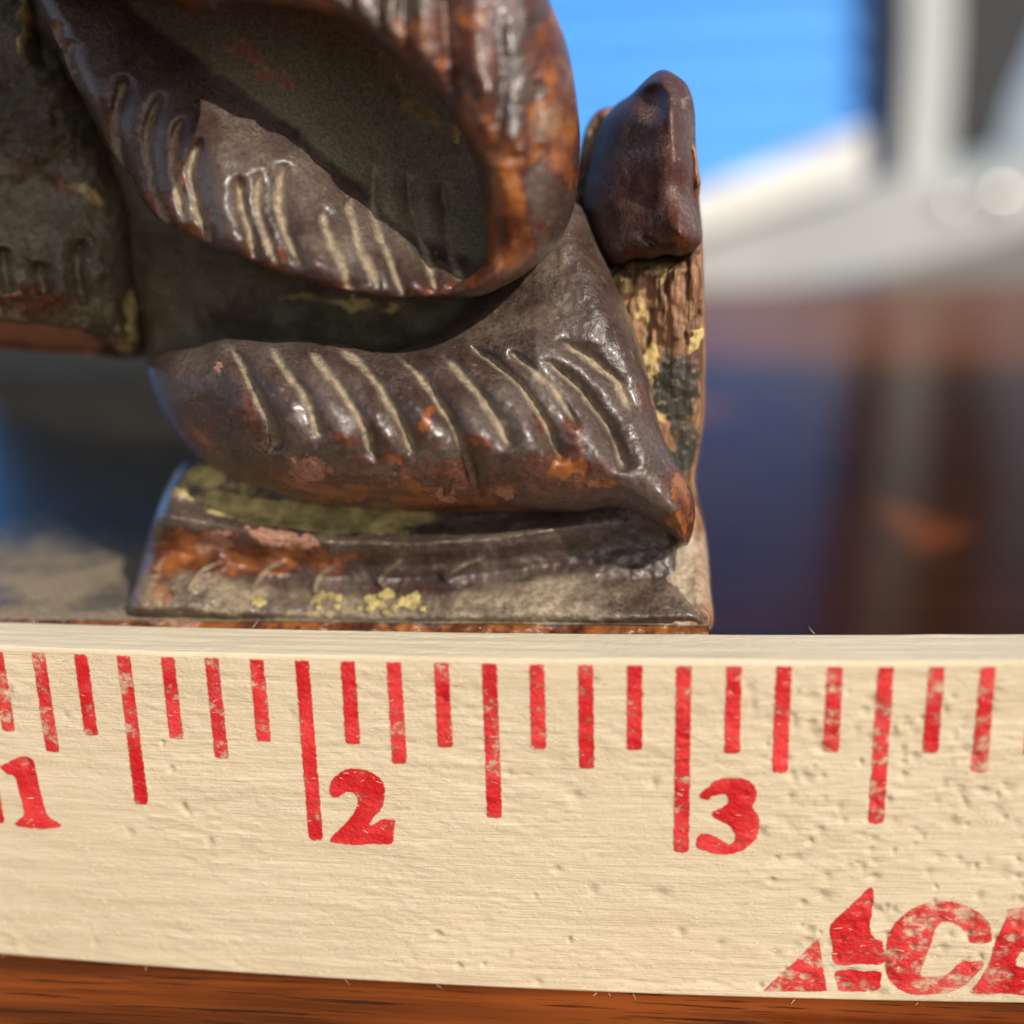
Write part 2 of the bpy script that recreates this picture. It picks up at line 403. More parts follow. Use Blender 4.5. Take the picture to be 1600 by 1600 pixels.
TAB_FAR = 48.6
tab = thing('wooden_table', 'varnished reddish brown wooden table under the ruler and the carving', 'table', (8, 18, GZ))
V, F = box_mesh(-22, 40, -14, TAB_FAR, -1.0, 0.0, 0.08)
o = mesh_obj('table_top', V, F, M_TAB, smooth_=False); keep(o, tab)
for (x, y) in ((-19, -11), (37, -11), (-19, TAB_FAR-3), (37, TAB_FAR-3)):
    V, F = box_mesh(x-1.1, x+1.1, y-1.1, y+1.1, GZ+0.01, -1.002, 0.15)
    keep(mesh_obj('leg', V, F, M_TAB, smooth_=False), tab)

# ------------------------------------------------------------------ the ruler
RB = 0.0184
def bend(X):
    dx = X-2.5; a = np.abs(dx)
    return np.where(a < 1.8, RB*dx*dx, RB*1.8*1.8+2*RB*1.8*(a-1.8)*0.6)
_rd = np.random.RandomState(7); _DX, _DZ = 0.004, 0.004
_DG = np.zeros((int(13/_DX), int(1/_DZ)+2))
def _dimples():
    n = 0
    while n < 420:
        x = _rd.uniform(0.7, 4.4); z = _rd.uniform(0.03, 0.95)
        dens = 0.05+0.95*float(smooth(3.0, 3.55, x+0.25*(z-0.5)+0.3*(vnoise(x*2, z*3, 77)-.5)))
        if _rd.rand() > dens: continue
        n += 1
        a = _rd.uniform(0.006, 0.015); b = a*_rd.uniform(0.6, 1.5); th = _rd.uniform(-0.6, 0.6); am = _rd.uniform(0.4, 1.0)
        i0, i1 = int((x-.04)/_DX), int((x+.04)/_DX); j0, j1 = max(0, int((z-.04)/_DZ)), min(_DG.shape[1], int((z+.04)/_DZ))
        I, J = np.meshgrid(np.arange(i0, i1), np.arange(j0, j1), indexing='ij')
        du = I*_DX-x; dv = J*_DZ-z; p = (du*math.cos(th)+dv*math.sin(th))/b; q = (-du*math.sin(th)+dv*math.cos(th))/a
        _DG[i0:i1, j0:j1] = np.maximum(_DG[i0:i1, j0:j1], am*np.exp(-(p*p+q*q)*(1+0.4*(vnoise(du*200, dv*200, n)-.5))))
_dimples()
def dent_field(X, Z):
    x = np.clip(np.asarray(X, float)/_DX, 0, _DG.shape[0]-2); z = np.clip(np.asarray(Z, float)/_DZ, 0, _DG.shape[1]-2)
    i = x.astype(int); j = z.astype(int); fx = x-i; fz = z-j
    return (_DG[i, j]*(1-fx)+_DG[i+1, j]*fx)*(1-fz)+(_DG[i, j+1]*(1-fx)+_DG[i+1, j+1]*fx)*fz
def face_y(X, Z):
    """front face of the ruler: bow plus raised fibres and dents"""
    lump = (fbm(X*5, Z*20, 1, 4)-0.5)*0.0030 + (fbm(X*24, Z*70, 2, 3)-0.5)*0.0050*(0.25+0.8*smooth(.4,.65,fbm(X*3, Z*4, 8, 3)))
    d = dent_field(X, Z)
    fade = smooth(0.0, 0.03, Z)*smooth(1.0, 0.95, Z)
    return bend(X) - lump*fade + 0.0080*d*fade
TH = 0.195; HR = 1.0; BV = 0.012
xs = np.concatenate([np.linspace(-0.02, 0.78, 40, endpoint=False), np.arange(0.78, 4.22, 0.0042), np.linspace(4.24, 12.0, 80)])
zs = np.linspace(BV, HR-BV, 225)
ring = [(0.0, z, 1) for z in zs]
for k in range(1, 5):
    a = k/5*math.pi/2; ring.append((BV*(1-math.cos(a)), HR-BV+BV*math.sin(a), 0))
for y in np.linspace(BV, TH-BV, 22): ring.append((y, HR, 2))
for k in range(1, 4):
    a = k/4*math.pi/2; ring.append((TH-BV+BV*math.sin(a), HR-BV+BV*math.cos(a), 0))
for z in np.linspace(HR-BV, BV, 6): ring.append((TH, z, 0))
for y in np.linspace(TH-BV, BV, 4): ring.append((y, 0.0, 0))
R = np.array(ring); nr = len(R); nx = len(xs)
X, RY = np.meshgrid(xs, R[:, 0], indexing='ij'); RZ = np.broadcast_to(R[:, 1], X.shape); kind = np.broadcast_to(R[:, 2], X.shape)
fy = face_y(X, RZ)
Y = np.where(kind == 1, fy, bend(X)+RY)
topn = (fbm(X*3, RY*60, 21, 4)-0.5)*0.005
Zz = RZ + np.where((kind == 2), topn, 0) + 0
DN = np.where(kind == 1, dent_field(X, RZ), 0)
Vr = np.stack([X, Y, Zz], -1).reshape(-1, 3)
i, j = np.meshgrid(np.arange(nx-1), np.arange(nr), indexing='ij'); j2 = (j+1) % nr
Fr = np.stack([i*nr+j, (i+1)*nr+j, (i+1)*nr+j2, i*nr+j2], -1).reshape(-1, 4)
rul = thing('wooden_ruler', 'pale wooden ruler with red inch marks standing on edge before the carving', 'ruler', (2.5, 0.1, 0))
Fl = Fr.tolist(); Fl.append(list(range(nr-1, -1, -1))); Fl.append([(nx-1)*nr+k for k in range(nr)])
me = bpy.data.meshes.new('ruler_body'); me.from_pydata((Vr*IN).tolist(), [], Fl)
at = me.attributes.new('dent', 'FLOAT', 'POINT'); at.data.foreach_set('value', DN.reshape(-1).astype(np.float32))
me.materials.append(M_RUL); me.materials.append(M_RTOP)
nf_front = len(zs)
mi = np.where((j >= nf_front+2) & (j < nf_front+40), 1, 0).reshape(-1); mi = np.concatenate([mi, [1, 1]])
me.polygons.foreach_set('material_index', mi.astype(np.int32)); me.polygons.foreach_set('use_smooth', [True]*len(me.polygons)); me.update()
ruler_body = link(bpy.data.objects.new('ruler_body', me)); keep(ruler_body, rul)

def on_ruler(px, py):
    Yq = np.zeros(np.shape(px))
    for _ in range(4): P = at_y(px, py, Yq); Yq = bend(P[..., 0])
    return P[..., 0], P[..., 2]
def ink(name, poly, step=0.0042, worn=0.0):
    u, v, d, rim, quads = grid_in(poly, step)
    P = np.stack([u, face_y(u, v)-0.0016, v], -1)
    wn_ = worn+0.10*(fbm(u*4, v*4, 33, 2)-0.5)+0.10*dent_field(u, v)
    o = mesh_obj(name, P, quads, M_INK, None, {'edge': np.clip(d/0.009, 0, 1), 'worn': wn_})
    return keep(o, rul)
def tick(Xc, z0, w=0.0445):
    h = w/2; n = 6; b = []
    top = 0.989
    for k in range(n+1):
        a = math.pi+math.pi*k/n
        b.append((Xc+(h+0.0012)*math.copysign(abs(math.cos(a))**0.45, math.cos(a)), z0+0.016+0.016*math.copysign(abs(math.sin(a))**0.7, math.sin(a))))
    b += [(Xc+h, top-0.003), (Xc+h-0.003, top), (Xc-h+0.003, top), (Xc-h, top-0.003)]
    return np.array(b)
random.seed(4)
for k in range(2, 48):
    Xc = k/8+(0.045 if k == 8 else 0)
    z0 = 0.452 if k % 8 == 0 else 0.541 if k % 4 == 0 else 0.689 if k % 2 == 0 else 0.743
    ink('tick_mark', tick(Xc+random.uniform(-.001, .001), z0+random.uniform(-.004, .004)), worn=random.uniform(-0.03, 0.045)+(0.03 if Xc > 3.4 else 0), step=0.0045 if 0.9 < Xc < 4.1 else 0.012)
def traced(name, pts, ox, oy, s, worn=0.0, n=5):
    P = spline([(ox+a*s, oy+b*s) for a, b in pts], n, True); X_, Z_ = on_ruler(P[:, 0], P[:, 1])
    return ink(name, np.stack([X_, Z_], -1), worn=worn)
traced('numeral', [(0, 410), (60, 370), (150, 330), (230, 308), (300, 325), (340, 370), (365, 480), (390, 600), (420, 720), (455, 850), (500, 905), (595, 965), (590, 1000), (500, 1020), (300, 1015), (150, 985), (150, 930), (220, 870), (190, 700), (160, 590), (140, 520), (60, 490), (20, 450)], 0, 1130, .1625, -0.03)
traced('numeral', [(575, 520), (590, 440), (650, 370), (730, 315), (830, 300), (950, 320), (1050, 370), (1110, 440), (1130, 520), (1115, 640), (1080, 720), (1020, 790), (985, 850), (1060, 800), (1130, 785), (1225, 815), (1210, 920), (1195, 1040), (1000, 1045), (850, 1055), (700, 1040), (590, 1020), (600, 960), (680, 880), (760, 800), (820, 710), (850, 620), (820, 560), (760, 545), (710, 570), (660, 600), (600, 580)], 420, 1150, .1625, -0.02)
traced('numeral', [(560, 390), (590, 340), (660, 290), (700, 245), (800, 210), (920, 205), (1030, 225), (1110, 285), (1135, 360), (1125, 430), (1095, 490), (1140, 560), (1165, 640), (1155, 740), (1110, 830), (1010, 910), (900, 955), (800, 965), (700, 950), (600, 920), (530, 880), (540, 790), (600, 745), (690, 755), (780, 800), (860, 845), (910, 800), (890, 730), (830, 670), (760, 635), (690, 590), (690, 545), (760, 500), (830, 460), (840, 410), (790, 380), (710, 400), (650, 435), (590, 425)], 1000, 1180, .1625, -0.02)
LG = (1150, 1350, .28125)
traced('logo_letter', [(160, 690), (310, 550), (440, 422), (458, 416), (472, 440), (485, 550), (510, 685), (500, 710), (330, 710), (180, 708)], *LG, 0.02)
traced('logo_letter', [(517, 345), (600, 255), (680, 180), (748, 122), (772, 165), (765, 260), (750, 350), (775, 410), (818, 430), (828, 555), (700, 560), (546, 558), (530, 450)], *LG, 0.01)
traced('logo_letter', [(550, 592), (680, 586), (806, 592), (812, 650), (804, 698), (760, 712), (580, 711), (560, 680)], *LG, 0.03)
traced('logo_letter', [(832, 430), (850, 370), (900, 300), (980, 240), (1080, 205), (1180, 200), (1280, 225), (1360, 270), (1410, 330), (1428, 400), (1420, 438), (1300, 440), (1280, 390), (1230, 345), (1170, 325), (1120, 350), (1100, 410), (1070, 500), (1030, 600), (1060, 620), (1150, 615), (1200, 580), (1250, 540), (1370, 535), (1376, 570), (1330, 620), (1270, 680), (1180, 715), (1060, 730), (960, 725), (890, 690), (840, 640), (828, 580), (828, 500)], *LG, 0.045)
traced('logo_letter', [(1434, 440), (1500, 290), (1530, 243), (1800, 240), (1760, 340), (1640, 345), (1625, 400), (1740, 405), (1710, 490), (1590, 495), (1570, 560), (1720, 565), (1680, 724), (1500, 724), (1304, 722), (1340, 650), (1396, 560)], *LG, 0.04)

# fine torn fibres standing off the sawn edges
random.seed(11); FV = []; FF = []
def strand(p, d1, L, rad):
    a = np.array(p, float); d = np.array(d1, float); d /= np.linalg.norm(d)
    side = np.cross(d, (0.3, 0.5, 0.8)); side /= np.linalg.norm(side); up = np.cross(side, d)
    curl = np.array([random.uniform(-1, 1), random.uniform(-1, 1), random.uniform(-1, 1)])*0.6
    b0 = len(FV)
    for k in range(4):
        t = k/3; c = a+d*L*t+curl*L*t*t*0.5; r = rad*(1-0.75*t)
        for q in range(3):
            an = q*2.0944; v = c+r*(math.cos(an)*side+math.sin(an)*up); FV.append(tuple(v))
    for k in range(3):
        for q in range(3):
            i0 = b0+k*3+q; i1 = b0+k*3+(q+1) % 3
            FF.append((i0, i1, i1+3, i0+3))
for _ in range(22):
    x = random.uniform(0.9, 4.0); where = random.random()
    if where < 0.16: strand((x, float(bend(x))+TH, 1.0), (random.uniform(-1, 1), 0.2, random.uniform(0.2, 1)), random.uniform(.010, .030), .0007)
    elif where < 0.55: strand((x, float(bend(x)), 0.006), (random.uniform(-1, 1), -0.6, random.uniform(-.5, .2)), random.uniform(.008, .022), .0008)
    else:
        z = random.uniform(0.03, 0.97); strand((x, float(face_y(np.array(x), np.array(z))), z), (random.uniform(-1, 1), -0.5, random.uniform(-.5, .6)), random.uniform(.010, .028), .0009)
for _ in range(900):
    x = random.uniform(0.9, 4.1); z = random.uniform(0.02, 0.98)
    strand((x, float(face_y(np.array(x), np.array(z)))-0.001, z), (random.choice((-1, 1)), -0.22, random.gauss(0, .45)), random.uniform(.006, .022), random.uniform(.0006, .0013))
o = mesh_obj('wood_fibre', FV, FF, M_FUZZ); keep(o, rul); o['kind'] = 'stuff'

# ------------------------------------------------------------------ the carving
car = thing('lacquered_carving', 'dark lacquered wood carving with fluted scrolling leaves, worn and dusty, behind the ruler', 'carving', (1.2, 2.5, 0))
def P(*a, **k): return keep(relief(*a, None, **k), car)

# base block with chipped top edge
BX1 = 3.083; BY0 = 0.262; BZ = 0.985
def base_block():
    xb = np.concatenate([np.linspace(-6.0, 0.6, 40, endpoint=False), np.arange(0.6, BX1-0.02, 0.008), [BX1-0.012, BX1-0.004, BX1]])
    prof = [(7.2, 0.0), (BY0+0.01, 0.0), (BY0, 0.02)] + [(BY0, z) for z in np.linspace(0.1, 0.86, 8)] + [(BY0, z) for z in np.linspace(0.88, BZ-0.03, 12)]
    prof += [(BY0+0.006, BZ-0.016), (BY0+0.016, BZ-0.005), (BY0+0.03, BZ)]
    prof += [(BY0+0.03+0.01*k, BZ) for k in range(1, 30)] + [(y, BZ) for y in np.linspace(BY0+0.36, 7.16, 90)] + [(7.2, BZ-0.03)]
    Rp = np.array(prof); n = len(Rp); XX, YY = np.meshgrid(xb, Rp[:, 0], indexing='ij'); ZZ = np.broadcast_to(Rp[:, 1], XX.shape).copy()
    front = (YY < BY0+0.035) & (ZZ > 0.5)
    ch = smooth(0.50, 0.66, fbm(XX*9, ZZ*22, 41, 4))
    YY = YY+np.where(front, 0.022*ch+0.010*(fbm(XX*22, ZZ*40, 44, 3)-.5), 0)
    ZZ = ZZ+np.where(front & (ZZ > 0.9), -0.012*ch, 0)+np.where(~front & (ZZ > 0.9), 0.010*(fbm(XX*3, YY*3, 47, 4)-.5), 0)
    edge = np.where(XX > BX1-0.02, 1, 0)
    at_ = {'wear': np.where(front, 0.42+0.25*fbm(XX*5, ZZ*5, 50, 3), 0.0).ravel(),
           'dust': np.where((ZZ > 0.9) & ~front, 0.80*smooth(1.6, 0.9, YY)*(0.45+0.9*fbm(XX*5, YY*9, 59, 4)), 0.0).ravel(), 'chip': np.where(front, 0.5*smooth(.55, .8, fbm(XX*6, ZZ*6, 53, 3)), 0).ravel(), 'crust': np.zeros(XX.size)}  # dust on the front strip, also lifting the sunlit patch in colour
    V = np.stack([XX, YY, ZZ], -1).reshape(-1, 3); nx_ = len(xb)
    i, j = np.meshgrid(np.arange(nx_-1), np.arange(n), indexing='ij'); j2 = (j+1) % n
    F = np.stack([i*n+j, i*n+j2, (i+1)*n+j2, (i+1)*n+j], -1).reshape(-1, 4).tolist()
    F.append(list(range(n))); F.append([(nx_-1)*n+k for k in range(n-1, -1, -1)])
    o = mesh_obj('base_block', V, F, M_BASE, None, at_)
    return keep(o, car)
base_block()

def grooves(u, v, lines, width, depth, lip=0.35, shade=7.0):
    """flutes: a rounded V cut along each line with a slightly raised lip on one side"""
    dy = np.zeros(u.shape); du = np.zeros(u.shape)
    for gi, L in enumerate(lines):
        l, w, dp = (L[0], L[1]*width, L[2]*depth) if isinstance(L, tuple) else (L, width, depth)
        l = list(l); l.append((l[-1][0]+0.45*(l[-1][0]-l[-2][0]), l[-1][1]+0.45*(l[-1][1]-l[-2][1])))
        rg_ = np.random.RandomState(int(l[0][0])+gi)
        dp = dp*rg_.uniform(0.7, 1.2); w = w*rg_.uniform(0.85, 1.25)
        d, t, s = line_dist(u+7*(fbm(u/30, v/30, 208, 2)-.5), v, spline(l, 6))
        ta = smooth(0, 0.16, t)*smooth(1.0, 0.72, t)
        w = w*(0.70+0.35*np.sin(np.clip(t, 0, 1)*math.pi))
        g = (0.75*np.exp(-(d/(1.9*w))**2)+0.45*np.exp(-(d/(0.6*w))**2))*ta
        dy += dp*g - lip*dp*np.exp(-((d-3.0*w)/(1.6*w))**2)*ta*(0.6+0.4*s)
        du = np.maximum(du, ta*np.exp(-(d/(0.85*w))**2)*(0.45+0.80*fbm(u/14, v/14, 207, 3)))
    return dy, du

# lower leaf -----------------------------------------------------------------
leaf_out = [(232, 572), (262, 546), (310, 540), (352, 526), (410, 530), (470, 531), (530, 532), (590, 549), (640, 542), (690, 512), (735, 470), (780, 400), (840, 330), (900, 318), (935, 385), (972, 465), (1000, 540), (1018, 610), (1034, 676), (1060, 728), (1081, 770), (1086, 808), (1074, 852), (1050, 836), (1015, 812), (960, 792), (900, 800), (800, 799), (700, 801), (600, 797), (500, 787), (415, 765), (345, 738), (296, 702), (260, 655), (240, 610)]
LG_ = [[(351, 529), (386, 587), (420, 656), (432, 692)], [(413, 532), (447, 577), (482, 632), (498, 674)], [(468, 532), (509, 577), (547, 629), (571, 670), (583, 708)],
       [(509, 534), (564, 570), (599, 615), (626, 663), (643, 700)], [(606, 550), (654, 583), (692, 638), (719, 691), (743, 755)], [(684, 553), (719, 581), (753, 622), (781, 660), (796, 690)],
       [(726, 536), (767, 563), (805, 594), (836, 632), (858, 672), (875, 710)], ([(792, 546), (832, 574), (866, 610), (892, 652)], .9, .6), ([(842, 557), (884, 587), (918, 622), (946, 663), (966, 701), (974, 728)], 1.15, .95), ([(862, 528), (911, 553), (942, 577), (966, 601), (984, 640)], 1.1, .9)]
leaf_T = tps([(235, 570, .42), (260, 650, .36), (330, 735, .34), (350, 560, .26), (420, 640, .12), (450, 755, .22), (550, 560, .22), (560, 660, .08), (600, 790, .24), (700, 570, .26), (720, 680, .10), (760, 795, .27), (760, 470, .50), (850, 400, .50), (920, 380, .50), (850, 540, .30), (900, 640, .20), (960, 720, .175), (1000, 640, .275), (960, 540, .345), (960, 460, .41), (1040, 740, .215), (1075, 810, .20), (1000, 800, .185), (900, 770, .21), (820, 720, .12)])
def leaf_detail(u, v, d):
    dy, du = grooves(u, v, LG_, 11.5, 0.052, lip=0.12)
    dy = dy+(fbm(u/38, v/38, 3, 3)-.5)*0.020+(fbm(u/11, v/11, 4, 2)-.5)*0.005
    low = smooth(690, 770, v+0.10*(u-600)*(u < 600)*-1)
    wear = blobs(u, v, [(520, 765, 90, 20, 8, .62), (680, 775, 150, 18, 2, .62), (820, 745, 70, 26, -20, .55), (480, 745, 35, 22, 30, .7), (613, 712, 22, 11, 10, .68), (664, 655, 12, 20, 20, .66), (697, 732, 36, 18, 0, .62), (848, 668, 22, 16, 0, .55), (868, 738, 40, 22, -30, .62), (900, 690, 18, 60, -10, .5), (1062, 760, 16, 40, -25, .6), (1070, 820, 20, 30, 0, .6), (945, 758, 30, 10, 20, .6), (540, 690, 30, 14, 20, .5), (310, 680, 60, 26, 40, .45), (745, 690, 22, 16, 0, .5), (385, 640, 30, 50, 20, .38)])
    chip = blobs(u, v, [(344, 582, 7, 12, 30, .8), (787, 771, 14, 12, 0, .85), (691, 772, 18, 14, 0, .65), (478, 735, 40, 20, 12, .62)])
    wear = np.maximum(wear, 0.33*smooth(40, 0, d)*(v > 600)); wear = np.maximum(wear, 0.40*smooth(650, 765, v)*smooth(1010, 930, u))
    dust = np.maximum(du*0.95, 0.33*smooth(640, 480, v)*(u > 650))
    dust = np.maximum(dust, 0.50*smooth(14, 0, d)*(u > 880)*(v < 660))
    dust = np.maximum(dust, blobs(u, v, [(790, 480, 60, 30, -35, .42)]))
    return dy, {'wear': wear, 'chip': chip, 'dust': dust, 'crust': np.zeros(u.shape)}
P('lower_leaf', leaf_out, leaf_T, M_LAC, edge_r=60, edge_y=0.17, thick=0.5, step=2.6, detail=leaf_detail)

# foot moulding under the leaf ---------------------------------------------------
foot_out = [(204, 962), (212, 912), (226, 862), (240, 812), (262, 758), (300, 716), (420, 700), (600, 700), (800, 705), (960, 720), (1040, 760), (1064, 830), (1068, 870), (1078, 915), (1108, 976), (1070, 984), (900, 983), (700, 980), (500, 977), (320, 972)]
def ridge_v(u): return np.interp(u, [200, 260, 330, 420, 520, 640, 760, 860, 960, 1100], [812, 806, 818, 838, 847, 850, 843, 828, 815, 812])
def foot_T(u, v):
    r = ridge_v(u); w = v-r
    # distance behind the ruler face as one goes down from the ridge: hollow above, ridge, fluted hollow, dusty slope
    y = np.interp(w, [-130, -60, -28, -12, 0, 14, 34, 55, 72, 95, 120, 140], [.58, .52, .47, .415, .37, .385, .44, .455, .42, .36, .30, .275])
    right = smooth(820, 1000, u)
    y = y*(1-right)+np.interp(w, [-130, -60, 0, 40, 90, 130, 150], [.55, .50, .46, .47, .42, .32, .28])*right
    return y
FG_ = [[(356, 874), (330, 883), (308, 896), (298, 918)], [(456, 874), (428, 884), (408, 897), (396, 918)], [(534, 878), (512, 891), (498, 904), (490, 922)], [(634, 874), (606, 892), (594, 908)], [(760, 872), (722, 884), (700, 900)]]
def foot_detail(u, v, d):
    dy, du = grooves(u, v, FG_, 8, -0.030, lip=0.2)
    dy = dy+(fbm(u/30, v/22, 63, 3)-.5)*0.022+(fbm(u/8, v/8, 64, 2)-.5)*0.006
    r = ridge_v(u); w = v-r
    lumps = np.zeros(u.shape)
    for (cx, cy, q) in [(494, 936, 8), (503, 928, 6), (517, 931, 7), (528, 934, 8), (497, 948, 5), (526, 948, 5), (577, 936, 9), (588, 941, 7), (598, 930, 8), (607, 926, 9), (596, 945, 6), (628, 940, 8), (640, 943, 12), (648, 933, 7), (602, 957, 6), (577, 952, 6), (405, 940, 9), (660, 950, 6), (560, 950, 4), (615, 950, 5)]:
        rr = np.hypot(u-cx, (v-cy)*1.1)/q*(1+1.1*(fbm(u/5, v/5, cx, 2)-.5)); lumps = np.maximum(lumps, smooth(1.15, 0.75, rr)*smooth(.0, .4, rr+.25))
    dy -= lumps*0.012
    wear = blobs(u, v, [(300, 868, 80, 34, 0, .78), (240, 905, 34, 50, 0, .72), (430, 872, 60, 26, 0, .70), (510, 880, 40, 22, 0, .55), (540, 870, 50, 10, 0, .6)])
    wear[(w < 4)] *= 0.35
    chip = blobs(u, v, [(440, 842, 52, 13, 8, .85), (330, 846, 40, 18, -5, .62), (262, 880, 20, 34, 0, .45)])
    crust = np.maximum(lumps*1.2, 0.72*smooth(-8, -18, w)*smooth(-80, -40, w)*smooth(290, 340, u)*smooth(820, 560, u))
    crust = np.maximum(crust, 0.44*smooth(-20, -30, w)*(u < 420)); crust = np.maximum(crust, 0.40*smooth(74, 92, w)*smooth(960, 640, u))
    dust = (0.62*smooth(62, 90, w)*smooth(1000, 760, u)+0.40*smooth(700, 900, u)*smooth(50, 80, w))*(0.62+0.75*fbm(u/60, v/16, 66, 4))
    dust = np.maximum(dust, du*0.7); dust = np.maximum(dust, 0.40*np.exp(-(w/11)**2))
    dust = dust*(1-np.clip(lumps*1.5, 0, 1))*(1-0.8*chip)
    return dy, {'wear': wear, 'chip': chip, 'crust': crust, 'dust': dust}
P('foot_moulding', foot_out, foot_T, M_LAC, edge_r=26, edge_y=0.14, thick=0.8, step=2.6, detail=foot_detail)

xb0 = float(at_y(np.array(-40.), np.array(560.), 6.7)[0])
V, F = box_mesh(xb0, 1.9, 6.6, 7.1, BZ-0.02, 4.2, 0.05)
keep(mesh_obj('added_rear_block', V, F, M_CHAR, smooth_=False), car)  # added dark block, raised so the glossy base top reflects dark

# dark ground of the relief behind the leaf -----------------------------------------
ground_out = [(50, -60), (260, -60), (300, 150), (330, 300), (400, 320), (700, 330), (900, 330), (900, 470), (900, 640), (700, 680), (400, 690), (262, 640), (236, 590), (214, 520), (170, 430), (110, 320), (60, 140)]
def back_detail(u, v, d):
    crust = blobs(u, v, [(540, 474, 90, 9, 6, .7), (470, 462, 40, 8, 10, .6), (600, 478, 40, 8, 0, .72), (520, 510, 50, 14, 0, .3)])
    return (fbm(u/40, v/40, 71, 4)-.5)*0.05, {'crust': crust, 'wear': 0*u, 'chip': 0*u, 'dust': 0*u+0.12, 'grime_shade_lift': 0*u+.3}
P('background_panel', ground_out, tps([(230, 350, .72), (230, 640, .80), (560, 350, .62), (560, 640, .78), (900, 350, .72), (900, 640, .72), (560, 480, .66)]), M_OLIVE, edge_r=30, edge_y=0.10, thick=1.2, step=5, detail=back_detail)

# upper scroll: cupped inside -----------------------------------------------------
cup_out = [(60, -70), (400, -70), (700, -70), (780, 40), (820, 150), (850, 270), (838, 370), (778, 434), (752, 458), (700, 462), (640, 468), (580, 463), (520, 450), (455, 432), (400, 411), (342, 390), (285, 361), (248, 342), (222, 312), (206, 276), (176, 240), (140, 170), (100, 90)]
CG_ = [([(202, 116), (184, 157), (178, 206), (188, 262)], 1.0, 1.0), ([(259, 142), (236, 180), (229, 232), (240, 292), (262, 352)], 1.0, 1.1), ([(288, 176), (271, 228), (272, 280), (286, 330)], .8, .7), ([(315, 210), (300, 262), (307, 319), (324, 362)], 1.0, 1.0), ([(408, 262), (402, 310), (412, 360), (428, 400)], .75, .6), ([(545, 300), (552, 350), (570, 400), (588, 440)], .8, .6), ([(690, 280), (696, 340), (704, 390), (716, 430)], .8, .7), ([(372, 270), (376, 312), (386, 350), (396, 392)], .95, .9), ([(446, 250), (435, 300), (442, 349), (463, 402)], 1.0, .9),
       ([(499, 319), (514, 367), (540, 420), (549, 446)], 1.0, .9), ([(585, 255), (581, 319), (596, 375), (622, 440)], .9, .8), ([(635, 265), (642, 330), (661, 386), (678, 438)], .9, .8), ([(95, 30), (84, 70), (86, 110)], .8, .7), ([(118, 60), (104, 95), (102, 130)], .8, .6)]
cup_T = tps([(100, -60, .50), (400, -60, .52), (640, -50, .45), (90, 60, .42), (140, 170, .36), (200, 140, .34), (190, 260, .34), (250, 200, .27), (260, 330, .24), (330, 250, .22), (340, 375, .16), (420, 330, .17), (430, 415, .12), (500, 380, .15), (520, 440, .12), (600, 420, .16), (620, 460, .14), (700, 450, .19), (750, 450, .22), (300, 80, .44), (420, 140, .44), (450, 240, .33), (550, 150, .54), (560, 300, .40), (640, 200, .58), (650, 330, .44), (720, 300, .54), (740, 380, .42), (700, 150, .58), (780, 350, .46), (830, 300, .42), (810, 150, .44), (770, 30, .40), (690, -50, .36)])
def cup_detail(u, v, d):
    dy, du = grooves(u, v, CG_, 11.5, 0.048, lip=0.10)
    dy = dy+(fbm(u/70, v/70, 81, 2)-.5)*0.022+(fbm(u/12, v/12, 82, 2)-.5)*0.004
    wear = blobs(u, v, [(236, 318, 22, 34, -30, .68), (300, 365, 34, 14, 25, .68), (420, 420, 60, 10, 18, .62), (520, 446, 40, 9, 12, .72), (600, 462, 40, 8, 3, .55), (275, 240, 9, 50, -12, .62), (325, 330, 12, 22, 0, .4), (435, 395, 14, 8, 30, .7), (165, 275, 18, 20, 0, .55), (700, 450, 60, 12, -6, .45), (390, 385, 20, 10, 20, .5)])
    chip = blobs(u, v, [(385, 85, 40, 17, 28, .72), (435, 122, 34, 12, 20, .66), (90, 60, 12, 40, 0, .45), (122, 100, 10, 46, 5, .50)])
    crust = blobs(u, v, [(650, 165, 30, 20, 40, .55), (690, 195, 44, 24, 25, .66), (620, 130, 22, 16, 20, .5)])
    dust = np.maximum(du*0.95, 0.10+0*u)
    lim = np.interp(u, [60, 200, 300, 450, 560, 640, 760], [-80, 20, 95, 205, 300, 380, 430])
    grime_shade_lift = 0.85*smooth(30, -50, v-lim)*smooth(90, 200, u)*(1-0.7*chip)  # olive grime, spread over the shaded hollow to brighten it in colour
    return dy, {'wear': wear, 'chip': chip, 'crust': crust, 'dust': dust, 'grime_shade_lift': grime_shade_lift}
P('scroll_leaf', cup_out, cup_T, M_LAC, edge_r=34, edge_y=0.10, thick=0.30, step=2.6, detail=cup_detail)

